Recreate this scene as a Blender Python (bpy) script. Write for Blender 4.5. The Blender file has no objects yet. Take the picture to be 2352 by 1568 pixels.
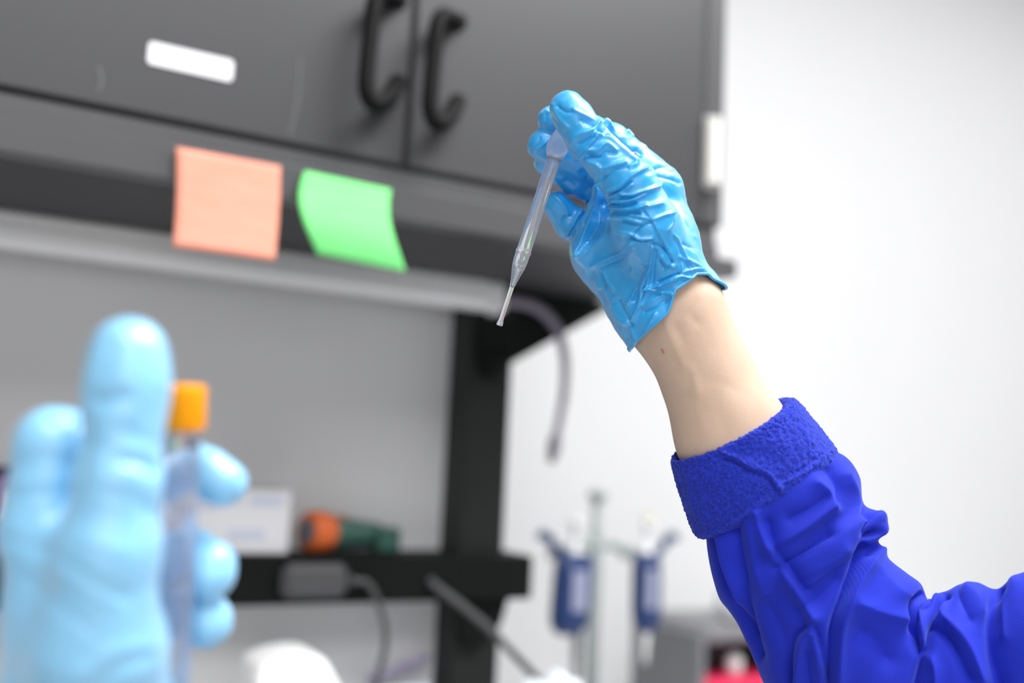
import bpy, math, random
import numpy as np
from mathutils import Matrix, Vector, noise as mnoise

SC = bpy.context.scene
COL = SC.collection
PI = math.pi

# ------------------------------------------------------------------ camera
F = 2287.0; CX, CY = 1176.0, 784.0          # focal length and centre, in pixels of the 2352 x 1568 frame
def unit(v):
    v = np.array(v, float); return v / np.linalg.norm(v)
_X = unit((4224, 486, 2287))
_Z = np.array((.0474, -1, .125)); _Z = unit(_Z - _X * _X.dot(_Z))
_Y = np.cross(_Z, _X)
R = np.array([_X, _Y, _Z])                   # world = R @ camera(right, down, forward)
EYE = np.array((0., 0., 1.35))
cam_data = bpy.data.cameras.new('camera')
cam = bpy.data.objects.new('camera', cam_data); COL.objects.link(cam)
m = Matrix.Identity(4)
for i in range(3):
    m[i][0] = R[i, 0]; m[i][1] = -R[i, 1]; m[i][2] = -R[i, 2]; m[i][3] = EYE[i]
cam.matrix_world = m
cam_data.sensor_width = 36.0
cam_data.lens = F / 2352 * 36.0
cam_data.clip_start = 0.02
cam_data.dof.use_dof = True
cam_data.dof.focus_distance = 0.592
cam_data.dof.aperture_fstop = 2.25
SC.camera = cam

# ------------------------------------------------------------------ world, lights, exposure
SC.view_settings.view_transform = 'Standard'
SC.view_settings.look = 'None'
SC.view_settings.gamma = 1.0
SC.view_settings.exposure = 0.0
world = bpy.data.worlds.new('world'); SC.world = world
world.use_nodes = True
world.node_tree.nodes['Background'].inputs[0].default_value = (1.0, 1.0, 1.0, 1)
world.node_tree.nodes['Background'].inputs[1].default_value = 0.28

def area_light(name, loc, target, sx, sy, power, color=(1, 1, 1)):
    d = bpy.data.lights.new(name, 'AREA'); d.shape = 'RECTANGLE'
    d.size = sx; d.size_y = sy; d.energy = power; d.color = color
    o = bpy.data.objects.new(name, d); COL.objects.link(o)
    o.location = loc
    o.rotation_euler = (Vector(target) - Vector(loc)).to_track_quat('-Z', 'Y').to_euler()
    return o
area_light('ceiling_panel_light', (1.2, 0.0, 3.1), (1.2, 0.01, 0), 1.4, 0.8, 72)
area_light('ceiling_panel_light', (2.9, 0.5, 3.1), (2.9, 0.51, 0), 1.2, 1.2, 16)
area_light('ceiling_panel_light', (-0.3, -1.2, 3.1), (-0.3, -1.19, 0), 1.8, 1.2, 54)
area_light('added_front_fill', (-0.9, -2.9, 1.45), (0.1, 1.0, 1.35), 3.0, 1.7, 27)  # added fill behind the camera, brightens lamp housing, back panel and left hand

# ------------------------------------------------------------------ placing helpers
def ray(px, py): return R @ np.array(((px - CX) / F, (py - CY) / F, 1.))
def P(px, py, z): return EYE + ray(px, py) * z
def onY(px, py, y):
    d = ray(px, py); return EYE + d * (y - EYE[1]) / d[1]
def onZ(px, py, z):
    d = ray(px, py); return EYE + d * (z - EYE[2]) / d[2]
def project(V):
    c = (V - EYE) @ R
    return np.stack([CX + F * c[:, 0] / c[:, 2], CY + F * c[:, 1] / c[:, 2]], 1)
FWD = R[:, 2]

# ------------------------------------------------------------------ materials
def mat(name, color, rough=0.5, metal=0.0, spec=0.5, vary=0.06, vscale=6.0, bump=0.0, bscale=200.0,
        sheen=0.0, sss=0.0, sssr=(.01, .004, .002), coat=0.0, stretch=None, detail=3.0):
    m = bpy.data.materials.new(name); m.use_nodes = True
    nt = m.node_tree; b = nt.nodes['Principled BSDF']
    b.inputs['Roughness'].default_value = rough
    b.inputs['Metallic'].default_value = metal
    b.inputs['Specular IOR Level'].default_value = spec
    b.inputs['Sheen Weight'].default_value = sheen
    b.inputs['Coat Weight'].default_value = coat
    if sss:
        b.inputs['Subsurface Weight'].default_value = sss
        b.inputs['Subsurface Radius'].default_value = sssr
        b.inputs['Subsurface Scale'].default_value = 1.0
    tc = nt.nodes.new('ShaderNodeTexCoord')
    mp = nt.nodes.new('ShaderNodeMapping')
    nt.links.new(tc.outputs['Object'], mp.inputs[0])
    if stretch: mp.inputs['Scale'].default_value = stretch
    n = nt.nodes.new('ShaderNodeTexNoise'); n.inputs['Scale'].default_value = vscale
    n.inputs['Detail'].default_value = detail
    nt.links.new(mp.outputs[0], n.inputs['Vector'])
    rp = nt.nodes.new('ShaderNodeValToRGB')
    c = np.array(color)
    rp.color_ramp.elements[0].position = .3; rp.color_ramp.elements[1].position = .7
    rp.color_ramp.elements[0].color = (*np.clip(c * (1 - vary), 0, 1), 1)
    rp.color_ramp.elements[1].color = (*np.clip(c * (1 + vary), 0, 1), 1)
    nt.links.new(n.outputs['Fac'], rp.inputs[0]); nt.links.new(rp.outputs[0], b.inputs['Base Color'])
    if bump:
        n2 = nt.nodes.new('ShaderNodeTexNoise'); n2.inputs['Scale'].default_value = bscale
        n2.inputs['Detail'].default_value = 3
        nt.links.new(mp.outputs[0], n2.inputs['Vector'])
        bp = nt.nodes.new('ShaderNodeBump'); bp.inputs['Strength'].default_value = bump
        bp.inputs['Distance'].default_value = .001
        nt.links.new(n2.outputs['Fac'], bp.inputs['Height']); nt.links.new(bp.outputs[0], b.inputs['Normal'])
    return m

def clear_plastic(name, tint, milky, rough=0.08, ior=1.25):
    m = bpy.data.materials.new(name); m.use_nodes = True
    nt = m.node_tree; b = nt.nodes['Principled BSDF']; out = nt.nodes['Material Output']
    b.inputs['Base Color'].default_value = (*tint, 1)
    b.inputs['Roughness'].default_value = rough
    b.inputs['Transmission Weight'].default_value = 1.0
    b.inputs['IOR'].default_value = ior
    tr = nt.nodes.new('ShaderNodeBsdfTranslucent'); tr.inputs[0].default_value = (.93, .94, 1, 1)
    df = nt.nodes.new('ShaderNodeBsdfDiffuse'); df.inputs[0].default_value = (.93, .94, 1, 1)
    m1 = nt.nodes.new('ShaderNodeMixShader'); m1.inputs[0].default_value = .5
    nt.links.new(tr.outputs[0], m1.inputs[1]); nt.links.new(df.outputs[0], m1.inputs[2])
    m2 = nt.nodes.new('ShaderNodeMixShader')
    n = nt.nodes.new('ShaderNodeTexNoise'); n.inputs['Scale'].default_value = 90
    mr = nt.nodes.new('ShaderNodeMapRange')
    mr.inputs['To Min'].default_value = milky * .8; mr.inputs['To Max'].default_value = milky * 1.2
    nt.links.new(n.outputs['Fac'], mr.inputs['Value']); nt.links.new(mr.outputs[0], m2.inputs[0])
    nt.links.new(b.outputs[0], m2.inputs[1]); nt.links.new(m1.outputs[0], m2.inputs[2])
    nt.links.new(m2.outputs[0], out.inputs[0])
    return m

M = {}
M['wall'] = mat('white_wall_paint', (.78, .78, .785), .6, vary=.01, vscale=2)
M['floor'] = mat('grey_floor_vinyl', (.45, .45, .46), .4, vary=.05)
M['ceiling'] = mat('ceiling_tile', (.85, .85, .85), .8, vary=.02)
M['bench'] = mat('bench_laminate', (.62, .63, .65), .35, vary=.03)
M['cabinet'] = mat('grey_cabinet_steel', (.056, .056, .06), .42, vary=.05, vscale=3, spec=.45, stretch=(1, 1, .4))
M['rail'] = mat('grey_rail_steel', (.09, .09, .094), .3, vary=.04, spec=.5)
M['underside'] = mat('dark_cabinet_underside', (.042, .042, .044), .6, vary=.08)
M['scuff'] = mat('pale_scuff', (.17, .17, .175), .6)
M['gap'] = mat('black_door_gasket', (.012, .012, .013), .7)
M['black'] = mat('black_powder_coat', (.008, .0095, .0085), .6, spec=.1, vary=.15)
M['post'] = mat('charcoal_post_steel', (.018, .02, .019), .55, spec=.25, vary=.12)
M['panel'] = mat('light_grey_back_panel', (.72, .72, .725), .55, vary=.03, vscale=2)
M['fixture'] = mat('off_white_lamp_housing', (.86, .86, .86), .4, vary=.03)
M['cord'] = mat('grey_violet_cord', (.2, .18, .23), .45, vary=.04)
M['cord_dark'] = mat('dark_grey_cable', (.07, .07, .075), .45, vary=.06)
M['handle'] = mat('black_handle_plastic', (.005, .005, .0055), .55, spec=.15, vary=.1)
M['latch'] = mat('ivory_latch_plastic', (.75, .74, .7), .4, vary=.03)
M['tag'] = mat('white_label_stock', (.95, .95, .98), .5, vary=.01)
M['orange_note'] = mat('salmon_note_paper', (.95, .37, .26), .7, vary=.06, vscale=25, stretch=(1, 1, 4))
M['green_note'] = mat('green_note_paper', (.21, .86, .25), .7, vary=.06, vscale=25, stretch=(1, 1, 4))
M['orange_cap'] = mat('orange_cap_plastic', (1.0, .34, .0), .5, spec=.2, vary=.03)
M['card'] = mat('white_card', (.72, .72, .75), .6, vary=.02)
M['print'] = mat('pale_blue_print', (.55, .58, .7), .6)
M['purple'] = mat('purple_card', (.24, .12, .30), .5, vary=.06)
M['purple_dark'] = mat('dark_purple_card', (.06, .03, .09), .5)
M['torch_green'] = mat('green_torch_plastic', (.03, .1, .075), .4, vary=.1)
M['torch_orange'] = mat('orange_torch_rubber', (.62, .12, .02), .5, vary=.06)
M['lens'] = mat('grey_lens', (.12, .14, .16), .15)
M['white_plastic'] = mat('white_instrument_plastic', (.9, .9, .9), .35, vary=.01)
M['tissue'] = mat('blue_white_tissue', (.78, .83, .9), .8, vary=.05, vscale=40)
M['pen'] = mat('lilac_pen_plastic', (.36, .3, .48), .4)
M['stand'] = mat('pale_grey_stand_plastic', (.36, .4, .395), .4, vary=.03)
M['pipette_blue'] = mat('navy_pipette_plastic', (.009, .034, .135), .35, vary=.08)
M['pipette_label'] = mat('lavender_label', (.3, .32, .45), .5)
M['yellow'] = mat('pale_yellow_plastic', (.75, .75, .45), .5)
M['tip_grey'] = mat('grey_pipette_shaft', (.13, .135, .135), .4)
M['instrument'] = mat('grey_instrument_shell', (.2, .2, .215), .5, vary=.04)
M['recess'] = mat('dark_instrument_recess', (.02, .019, .022), .5)
M['red'] = mat('crimson_plastic', (.8, .02, .1), .4)
def nitrile(name, color):
    m = mat(name, color, .4, vary=.03, vscale=60, spec=.8, bump=.08, bscale=900, sheen=.12, coat=.85)
    m.node_tree.nodes['Principled BSDF'].inputs['Coat Roughness'].default_value = .3
    return m
M['glove'] = nitrile('blue_nitrile', (.008, .40, .86))
M['glove_baked_light'] = nitrile('blue_nitrile_baked_light', (.28, .66, .97))  # same blue nitrile for the left glove, bright light mixed into its base colour
M['skin'] = mat('fair_skin', (.68, .485, .36), .5, vary=.06, vscale=55, bump=.1, bscale=700, sss=.25, sssr=(.006, .0025, .0015), detail=5)
M['scratch'] = mat('reddish_scratch', (.42, .2, .13), .6)
M['pipette'] = clear_plastic('translucent_polythene', (.985, .99, 1), .17, .04, 1.36)
M['bulb'] = clear_plastic('milky_polythene', (.98, .985, 1), .26, .08, 1.3)
M['tube'] = clear_plastic('clear_tube_plastic', (.95, .95, 1), .16, .05)
M['liquid'] = clear_plastic('clear_liquid', (.96, .98, 1), .03, .0, 1.33)

def cloth_material(name, color, kind):
    m = bpy.data.materials.new(name); m.use_nodes = True
    nt = m.node_tree; b = nt.nodes['Principled BSDF']
    b.inputs['Roughness'].default_value = .75
    b.inputs['Specular IOR Level'].default_value = .2
    b.inputs['Sheen Weight'].default_value = .35 if kind == 'knit' else .5
    b.inputs['Sheen Tint'].default_value = (.25, .35, 1, 1)
    b.inputs['Sheen Roughness'].default_value = .5
    tc = nt.nodes.new('ShaderNodeTexCoord')
    n = nt.nodes.new('ShaderNodeTexNoise'); n.inputs['Scale'].default_value = 700 if kind == 'fleece' else 30
    n.inputs['Detail'].default_value = 4
    nt.links.new(tc.outputs['Object'], n.inputs['Vector'])
    rp = nt.nodes.new('ShaderNodeValToRGB'); c = np.array(color); v = .3 if kind == 'fleece' else .08
    rp.color_ramp.elements[0].position = .35; rp.color_ramp.elements[1].position = .65
    rp.color_ramp.elements[0].color = (*(c * (1 - v)), 1); rp.color_ramp.elements[1].color = (*np.clip(c * (1 + v), 0, 1), 1)
    nt.links.new(n.outputs['Fac'], rp.inputs[0]); nt.links.new(rp.outputs[0], b.inputs['Base Color'])
    bp = nt.nodes.new('ShaderNodeBump'); bp.inputs['Distance'].default_value = .001
    if kind == 'knit':
        bp.inputs['Strength'].default_value = .14
        uv = nt.nodes.new('ShaderNodeUVMap'); uv.uv_map = 'UVMap'
        mp = nt.nodes.new('ShaderNodeMapping'); mp.inputs['Scale'].default_value = (1, 1, 1)
        mp.inputs['Rotation'].default_value = (0, 0, .5)
        nt.links.new(uv.outputs[0], mp.inputs[0])
        w = nt.nodes.new('ShaderNodeTexWave'); w.inputs['Scale'].default_value = 210; w.inputs['Distortion'].default_value = .6
        w.inputs['Detail Scale'].default_value = 3
        nt.links.new(mp.outputs[0], w.inputs['Vector'])
        n3 = nt.nodes.new('ShaderNodeTexNoise'); n3.inputs['Scale'].default_value = 1500; n3.inputs['Detail'].default_value = 2
        nt.links.new(tc.outputs['Object'], n3.inputs['Vector'])
        ad = nt.nodes.new('ShaderNodeMath'); ad.operation = 'ADD'
        nt.links.new(w.outputs['Fac'], ad.inputs[0]); nt.links.new(n3.outputs['Fac'], ad.inputs[1])
        nt.links.new(ad.outputs[0], bp.inputs['Height'])
    else:
        bp.inputs['Strength'].default_value = .8
        n2 = nt.nodes.new('ShaderNodeTexNoise'); n2.inputs['Scale'].default_value = 1100; n2.inputs['Detail'].default_value = 4
        nt.links.new(tc.outputs['Object'], n2.inputs['Vector']); nt.links.new(n2.outputs['Fac'], bp.inputs['Height'])
    nt.links.new(bp.outputs[0], b.inputs['Normal'])
    return m
M['sleeve'] = cloth_material('royal_blue_knit', (.012, .026, .47), 'knit')
M['cuff'] = cloth_material('royal_blue_fleece', (.015, .032, .45), 'fleece')

# ------------------------------------------------------------------ mesh helpers
def obj(name, verts, faces, material, parent=None, smooth=True):
    me = bpy.data.meshes.new(name)
    me.from_pydata([tuple(map(float, v)) for v in verts], [], [tuple(map(int, f)) for f in faces])
    me.validate(); me.update()
    if smooth: me.polygons.foreach_set('use_smooth', [True] * len(me.polygons))
    me.materials.append(material)
    o = bpy.data.objects.new(name, me); COL.objects.link(o)
    if parent is not None:
        o.parent = parent; o.matrix_parent_inverse = parent.matrix_world.inverted()
    return o
def tag(o, label=None, cat=None, group=None, kind=None):
    if label: o['label'] = label
    if cat: o['category'] = cat
    if group: o['group'] = group
    if kind: o['kind'] = kind
    return o
def thing(name, label, cat, loc, group=None):
    o = bpy.data.objects.new(name, None); COL.objects.link(o)
    o.location = tuple(map(float, loc)); o.matrix_world = Matrix.Translation(o.location)
    return tag(o, label, cat, group)

class Geo:
    def __init__(s): s.v = []; s.f = []
    def add(s, v, f):
        n = len(s.v); s.v += [tuple(map(float, q)) for q in v]; s.f += [tuple(i + n for i in q) for q in f]; return s
    def box(s, x0, x1, y0, y1, z0, z1, b=.0015):
        # box with chamfered vertical, horizontal and corner edges
        b = min(b, .45 * min(x1 - x0, y1 - y0, z1 - z0))
        pts = {}
        c = ((x0, x1), (y0, y1), (z0, z1))
        vs = []
        def vid(i, j, k, ax):
            key = (i, j, k, ax)
            if key not in pts:
                q = [c[0][i], c[1][j], c[2][k]]
                for a, side in enumerate((i, j, k)):
                    if a != ax: q[a] += b if side == 0 else -b
                pts[key] = len(vs); vs.append(q)
            return pts[key]
        fs = []
        for ax in range(3):
            o1, o2 = [(1, 2), (2, 0), (0, 1)][ax]
            for side in (0, 1):
                quad = []
                for s1, s2 in ((0, 0), (1, 0), (1, 1), (0, 1)):
                    q = [0, 0, 0]; q[ax] = side; q[o1] = s1; q[o2] = s2
                    quad.append(vid(*q, ax))
                fs.append(quad if side else quad[::-1])
        for ax in range(3):      # chamfers along axis ax
            o1, o2 = [(1, 2), (2, 0), (0, 1)][ax]
            for s1 in (0, 1):
                for s2 in (0, 1):
                    q0 = [0, 0, 0]; q0[o1] = s1; q0[o2] = s2; q1 = list(q0); q1[ax] = 1
                    quad = [vid(*q0, o1), vid(*q1, o1), vid(*q1, o2), vid(*q0, o2)]
                    fs.append(quad if s1 != s2 else quad[::-1])
        for i in (0, 1):
            for j in (0, 1):
                for k in (0, 1):
                    t = [vid(i, j, k, 0), vid(i, j, k, 1), vid(i, j, k, 2)]
                    fs.append(t if (i + j + k) % 2 else t[::-1])
        return s.add(vs, fs)
    def tube(s, pts, r, n=14, cap=True, flat=None):
        pts = [np.array(p, float) for p in pts]
        rs = r if hasattr(r, '__len__') else [r] * len(pts)
        base = len(s.v); ref = None
        for i, p in enumerate(pts):
            t = unit(pts[min(i + 1, len(pts) - 1)] - pts[max(i - 1, 0)])
            if ref is None:
                ref = np.cross(t, (0, 0, 1)) if abs(t[2]) < .9 else np.cross(t, (1, 0, 0))
            ref = unit(ref - t * ref.dot(t)); w = np.cross(t, ref)
            for k in range(n):
                a = 2 * PI * k / n
                s.v.append(tuple(p + rs[i] * (math.cos(a) * ref + math.sin(a) * w)))
        for i in range(len(pts) - 1):
            for k in range(n):
                a, b = base + i * n + k, base + i * n + (k + 1) % n
                s.f.append((a, b, b + n, a + n))
        if cap:
            s.f.append(tuple(base + k for k in range(n))[::-1])
            s.f.append(tuple(base + (len(pts) - 1) * n + k for k in range(n)))
        return s
    def prism(s, poly, axis, a0, a1):
        # polygon in the plane across `axis` extruded from a0 to a1
        n = len(poly); base = len(s.v)
        for a in (a0, a1):
            for (u, w) in poly:
                q = {'y': (u, a, w), 'x': (a, u, w), 'z': (u, w, a)}[axis]; s.v.append(tuple(map(float, q)))
        s.f.append(tuple(base + i for i in range(n))); s.f.append(tuple(base + n + i for i in range(n))[::-1])
        for i in range(n):
            j = (i + 1) % n; s.f.append((base + i, base + n + i, base + n + j, base + j))
        return s
    def obj(s, name, material, parent=None, smooth=False):
        o = obj(name, s.v, s.f, material, parent, False)
        import bmesh
        bm = bmesh.new(); bm.from_mesh(o.data); bmesh.ops.recalc_face_normals(bm, faces=bm.faces); bm.to_mesh(o.data); bm.free()
        if smooth: o.data.polygons.foreach_set('use_smooth', [True] * len(o.data.polygons))
        return o
def spline(pts, n):
    pts = np.array(pts, float)
    q = np.vstack([2 * pts[0] - pts[1], pts, 2 * pts[-1] - pts[-2]])
    out = []
    for t in np.linspace(0, len(pts) - 1 - 1e-9, n):
        i = int(t); u = t - i; p0, p1, p2, p3 = q[i:i + 4]
        out.append(.5 * ((2 * p1) + (-p0 + p2) * u + (2 * p0 - 5 * p1 + 4 * p2 - p3) * u * u + (-p0 + 3 * p1 - 3 * p2 + p3) * u ** 3))
    return np.array(out)
def smoothstep(a, b, x):
    t = np.clip((x - a) / (b - a), 0, 1); return t * t * (3 - 2 * t)
def vnormals(V, Fc):
    Fc = np.asarray(Fc); N = np.zeros_like(V)
    if Fc.shape[1] == 4:
        fn = np.cross(V[Fc[:, 2]] - V[Fc[:, 0]], V[Fc[:, 3]] - V[Fc[:, 1]])
    else:
        fn = np.cross(V[Fc[:, 1]] - V[Fc[:, 0]], V[Fc[:, 2]] - V[Fc[:, 0]])
    for k in range(Fc.shape[1]): np.add.at(N, Fc[:, k], fn)
    return N / (np.linalg.norm(N, axis=1, keepdims=True) + 1e-12)

# ------------------------------------------------------------------ blended-volume bodies (hands, arm)
def seg_field(X, a, b, ra, rb):
    ba = b - a; t = np.clip((X - a) @ ba / max(ba @ ba, 1e-12), 0, 1)
    d = X - a - t[:, None] * ba
    return np.sqrt((d * d).sum(1)) - (ra + (rb - ra) * t)
def smin(a, b, k):
    h = np.maximum(k - np.abs(a - b), 0) / k
    return np.minimum(a, b) - h * h * k * .25
def chain_field(X, chain, k):
    f = None
    if len(chain) == 1: return seg_field(X, chain[0][0], chain[0][0] + 1e-6, chain[0][1], chain[0][1])
    for (a, ra), (b, rb) in zip(chain[:-1], chain[1:]):
        g = seg_field(X, a, b, ra, rb); f = g if f is None else smin(f, g, k)
    return f
def volume_mesh(field, lo, hi, h):
    lo = np.array(lo); n = np.ceil((np.array(hi) - lo) / h).astype(int)
    n = (n + 3) // 4 * 4 + 1
    nc = (n - 1) // 4 + 1
    ci = np.stack(np.meshgrid(*[np.arange(k) for k in nc], indexing='ij'), -1).reshape(-1, 3)
    fc = field(lo + ci * 4 * h).reshape(nc)
    near = np.abs(fc) < 4 * h * 2.2
    G = np.repeat(np.repeat(np.repeat(fc, 4, 0), 4, 1), 4, 2)[:n[0], :n[1], :n[2]].copy()
    act = np.zeros(n, bool)
    idx = np.argwhere(near) * 4
    for dx in range(-2, 3):
        for dy in range(-2, 3):
            for dz in range(-2, 3):
                q = idx + (dx, dy, dz); ok = ((q >= 0) & (q < n)).all(1); q = q[ok]
                act[q[:, 0], q[:, 1], q[:, 2]] = True
    ai = np.argwhere(act)
    vals = np.empty(len(ai))
    for s in range(0, len(ai), 400000): vals[s:s + 400000] = field(lo + ai[s:s + 400000] * h)
    G[ai[:, 0], ai[:, 1], ai[:, 2]] = vals
    S = G < 0
    cs = np.zeros(np.array(G.shape) - 1, np.int8)
    for d in np.ndindex(2, 2, 2):
        cs += S[d[0]:cs.shape[0] + d[0], d[1]:cs.shape[1] + d[1], d[2]:cs.shape[2] + d[2]]
    cells = np.argwhere((cs > 0) & (cs < 8))
    acc = np.zeros((len(cells), 3)); cnt = np.zeros(len(cells))
    corners = list(np.ndindex(2, 2, 2))
    for a in corners:
        for ax in range(3):
            if a[ax]: continue
            b = list(a); b[ax] = 1
            ga = G[tuple((cells + a).T)]; gb = G[tuple((cells + b).T)]
            x = (ga < 0) != (gb < 0)
            t = np.where(x, ga / np.where(x, ga - gb, 1), 0)
            p = np.array(a, float) + np.zeros((len(cells), 3)); p[:, ax] += t
            acc[x] += p[x]; cnt[x] += 1
    V = lo + (cells + acc / cnt[:, None]) * h
    ids = -np.ones(cs.shape, np.int64); ids[tuple(cells.T)] = np.arange(len(cells))
    faces = []
    for ax in range(3):
        o1, o2 = (ax + 1) % 3, (ax + 2) % 3
        sl0 = [slice(None)] * 3; sl1 = [slice(None)] * 3
        sl0[ax] = slice(0, -1); sl1[ax] = slice(1, None)
        e = np.argwhere(S[tuple(sl0)] != S[tuple(sl1)])
        e = e[(e[:, o1] > 0) & (e[:, o2] > 0) & (e[:, o1] < cs.shape[o1]) & (e[:, o2] < cs.shape[o2])]
        flip = S[tuple(e.T)]
        q = []
        for d1, d2 in ((-1, -1), (0, -1), (0, 0), (-1, 0)):
            c = e.copy(); c[:, o1] += d1; c[:, o2] += d2; q.append(ids[tuple(c.T)])
        q = np.stack(q, 1); q[~flip] = q[~flip][:, ::-1]
        faces.append(q[(q >= 0).all(1)])
    Fc = np.vstack(faces)
    for _ in range(2):                       # settle the vertices on the surface
        f0 = field(V); g = np.zeros_like(V); e = h * .5
        for k in range(3):
            d = np.zeros(3); d[k] = e; g[:, k] = (field(V + d) - field(V - d)) / (2 * e)
        g2 = (g * g).sum(1) + 1e-9
        V = V - g * np.clip(f0 / g2, -h, h)[:, None]
    return V, Fc
def line_distance(Q, line):
    line = np.array(line, float); best = np.full(len(Q), 1e9)
    lo = line.min(0) - 60; hi = line.max(0) + 60
    ok = np.where(((Q > lo) & (Q < hi)).all(1))[0]
    if not len(ok): return best
    q = Q[ok]; bb = np.full(len(ok), 1e9)
    tot = len(line) - 1
    for i, (a, b) in enumerate(zip(line[:-1], line[1:])):
        ba = b - a; t = np.clip((q - a) @ ba / max(ba @ ba, 1e-9), 0, 1)
        d = np.linalg.norm(q - a - t[:, None] * ba, axis=1)
        # fade out at the two ends of the line
        bb = np.minimum(bb, d)
    best[ok] = bb
    return best
def wrinkle(V, N, lines, scale, sharp=1.0):
    """raise (+) or sink (-) soft ridges along drawn lines; (points, height mm, half width px)"""
    Q = project(V); view = EYE - V; view /= np.linalg.norm(view, axis=1, keepdims=True)
    w = smoothstep(.02, .4, (N * view).sum(1))
    D = np.zeros(len(V))
    for pts, hmm, wid in lines:
        pts = spline(pts, max(8, 5 * len(pts))) if len(pts) > 2 else np.array(pts, float)
        d = line_distance(Q, pts)
        D += hmm * .001 * np.exp(-(d / (wid * sharp)) ** 1.3)
    return V + N * (D * w * scale)[:, None]
def fnoise(V, scale, seed=0, octaves=2):
    off = Vector((seed * 7.3, seed * 3.1, seed * 5.7))
    out = np.empty(len(V))
    for i, p in enumerate(V):
        q = Vector(p) * scale + off; a = mnoise.noise(q)
        if octaves > 1: a += .5 * mnoise.noise(q * 2.1)
        out[i] = a
    return out
def cut_open(V, Fc, side):
    """keep the faces on the negative side; boundary vertices are pulled on to the rim"""
    keep = (side[Fc] < 0).any(1)
    Fc = Fc[keep]
    used = np.unique(Fc); remap = -np.ones(len(V), int); remap[used] = np.arange(len(used))
    return V[used], remap[Fc], used
def open_loop(Fc):
    cnt = {}
    for f in Fc:
        for a, b in zip(f, np.roll(f, -1)):
            cnt[(a, b)] = cnt.get((a, b), 0) + 1
    nxt = {a: b for (a, b) in cnt if (b, a) not in cnt}
    best = []
    seen = set()
    for s in list(nxt):
        if s in seen: continue
        loop = [s]; seen.add(s); c = nxt[s]
        while c != s and c in nxt and c not in seen: loop.append(c); seen.add(c); c = nxt[c]
        if len(loop) > len(best): best = loop
    return best
# ------------------------------------------------------------------ the room
def struct(name, g, material):
    o = g.obj(name, material); o['kind'] = 'structure'; return o
struct('floor', Geo().box(-3, 4.2, -3, 1.9, -.1, 0), M['floor'])
struct('wall_back', Geo().box(-3, 4.2, 1.9, 2.0, 0, 3.2), M['wall'])
struct('wall_right', Geo().box(4.2, 4.3, -3, 2.0, 0, 3.2), M['wall'])
struct('ceiling', Geo().box(-3, 4.2, -3, 2.0, 3.2, 3.3), M['ceiling'])

# ------------------------------------------------------------------ bench and rack
bench = thing('lab_bench', 'pale grey laboratory bench carrying the black rack and the pipette stand', 'bench', (.6, 1.4, 0))
Geo().box(-1.4, 2.6, .95, 1.895, .82, .86, .004).obj('worktop', M['bench'], bench)
for x in (-1.3, .6, 2.4):
    Geo().box(x, x + .05, 1.0, 1.05, 0, .82).obj('leg', M['post'], bench)
    Geo().box(x, x + .05, 1.8, 1.85, 0, .82).obj('leg', M['post'], bench)

rack = thing('bench_rack', 'black steel bench rack with light grey back panels below the wall cabinet', 'rack', (.65, 1.3, .86))
for x0, x1 in ((.622, .695), (-1.02, -.947)):
    p = Geo().box(x0, x1, 1.275, 1.345, .86, 2.25, .003).obj('post', M['post'], rack)
    Geo().box(x0 + .012, x1 - .008, 1.262, 1.276, 1.5, 1.560, .002).tube([(x0 + .04, 1.269, 1.5), (x0 + .04, 1.269, 1.482), (x0 + .04, 1.269, 1.472)], [.026, .022, .012], 12).obj('hanger_clip', M['black'], p)
Geo().prism([(.69, 1.497), (.70, 1.502), (.875, 1.606), (.875, 1.61), (.69, 1.61)], 'y', 1.28, 1.31).obj('gusset', M['black'], rack)
Geo().box(-1.0, .640, 1.335, 1.35, 1.2, 1.62, .002).obj('back_panel', M['panel'], rack)
Geo().box(-1.0, .640, 1.335, 1.35, .862, 1.19, .002).obj('back_panel', M['panel'], rack)
Geo().box(-1.05, .728, 1.245, 1.35, 1.165, 1.225, .003).obj('shelf', M['black'], rack)
Geo().prism([(.62, 1.166), (.70, 1.166), (.69, 1.13), (.66, 1.1), (.63, 1.1)], 'y', 1.262, 1.276).obj('shelf_bracket', M['black'], rack)

# ------------------------------------------------------------------ wall cabinet
cab = thing('wall_cabinet', 'dark grey double-door overhead cabinet with black bow handles', 'cabinet', (.2, 1.2, 1.61))
g = Geo().box(-1.05, .842, 1.018, 1.34, 1.628, 2.3, .002)
g.obj('body', M['cabinet'], cab)
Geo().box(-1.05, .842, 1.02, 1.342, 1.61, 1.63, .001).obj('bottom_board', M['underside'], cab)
r_ = Geo().box(-1.05, .842, 1.0, 1.022, 1.611, 1.6675, .003).obj('bottom_rail', M['rail'], cab)
Geo().box(-1.05, .842, .9955, 1.002, 1.6105, 1.6495, .0025).obj('lip', M['rail'], r_)
Geo().box(.84, .877, .998, 1.03, 1.611, 1.634, .002).obj('rail_end', M['rail'], r_)
Geo().box(-1.05, .842, 1.004, 1.02, 1.66, 1.68, .001).obj('gasket', M['gap'], cab)
Geo().box(.388, .408, 1.005, 1.02, 1.67, 2.29, .001).obj('centre_gasket', M['gap'], cab)
Geo().box(.818, .851, .999, 1.02, 1.675, 2.29, .003).obj('side_stile', M['rail'], cab)
def bow(ox, oz):
    px = [((1052, 52), 1.0), ((1040, 44), .982), ((1018, 36), .968), ((1005, 58), .965), ((999, 110), .965), ((993, 170), .965), ((988, 240), .965), ((997, 276), .966), ((1016, 282), .970), ((1038, 262), .984), ((1048, 236), 1.0)]
    pts = spline([onY(*q, y) for q, y in px], 44)
    pts[:, 0] += ox; pts[:, 2] += oz
    return pts
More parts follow.
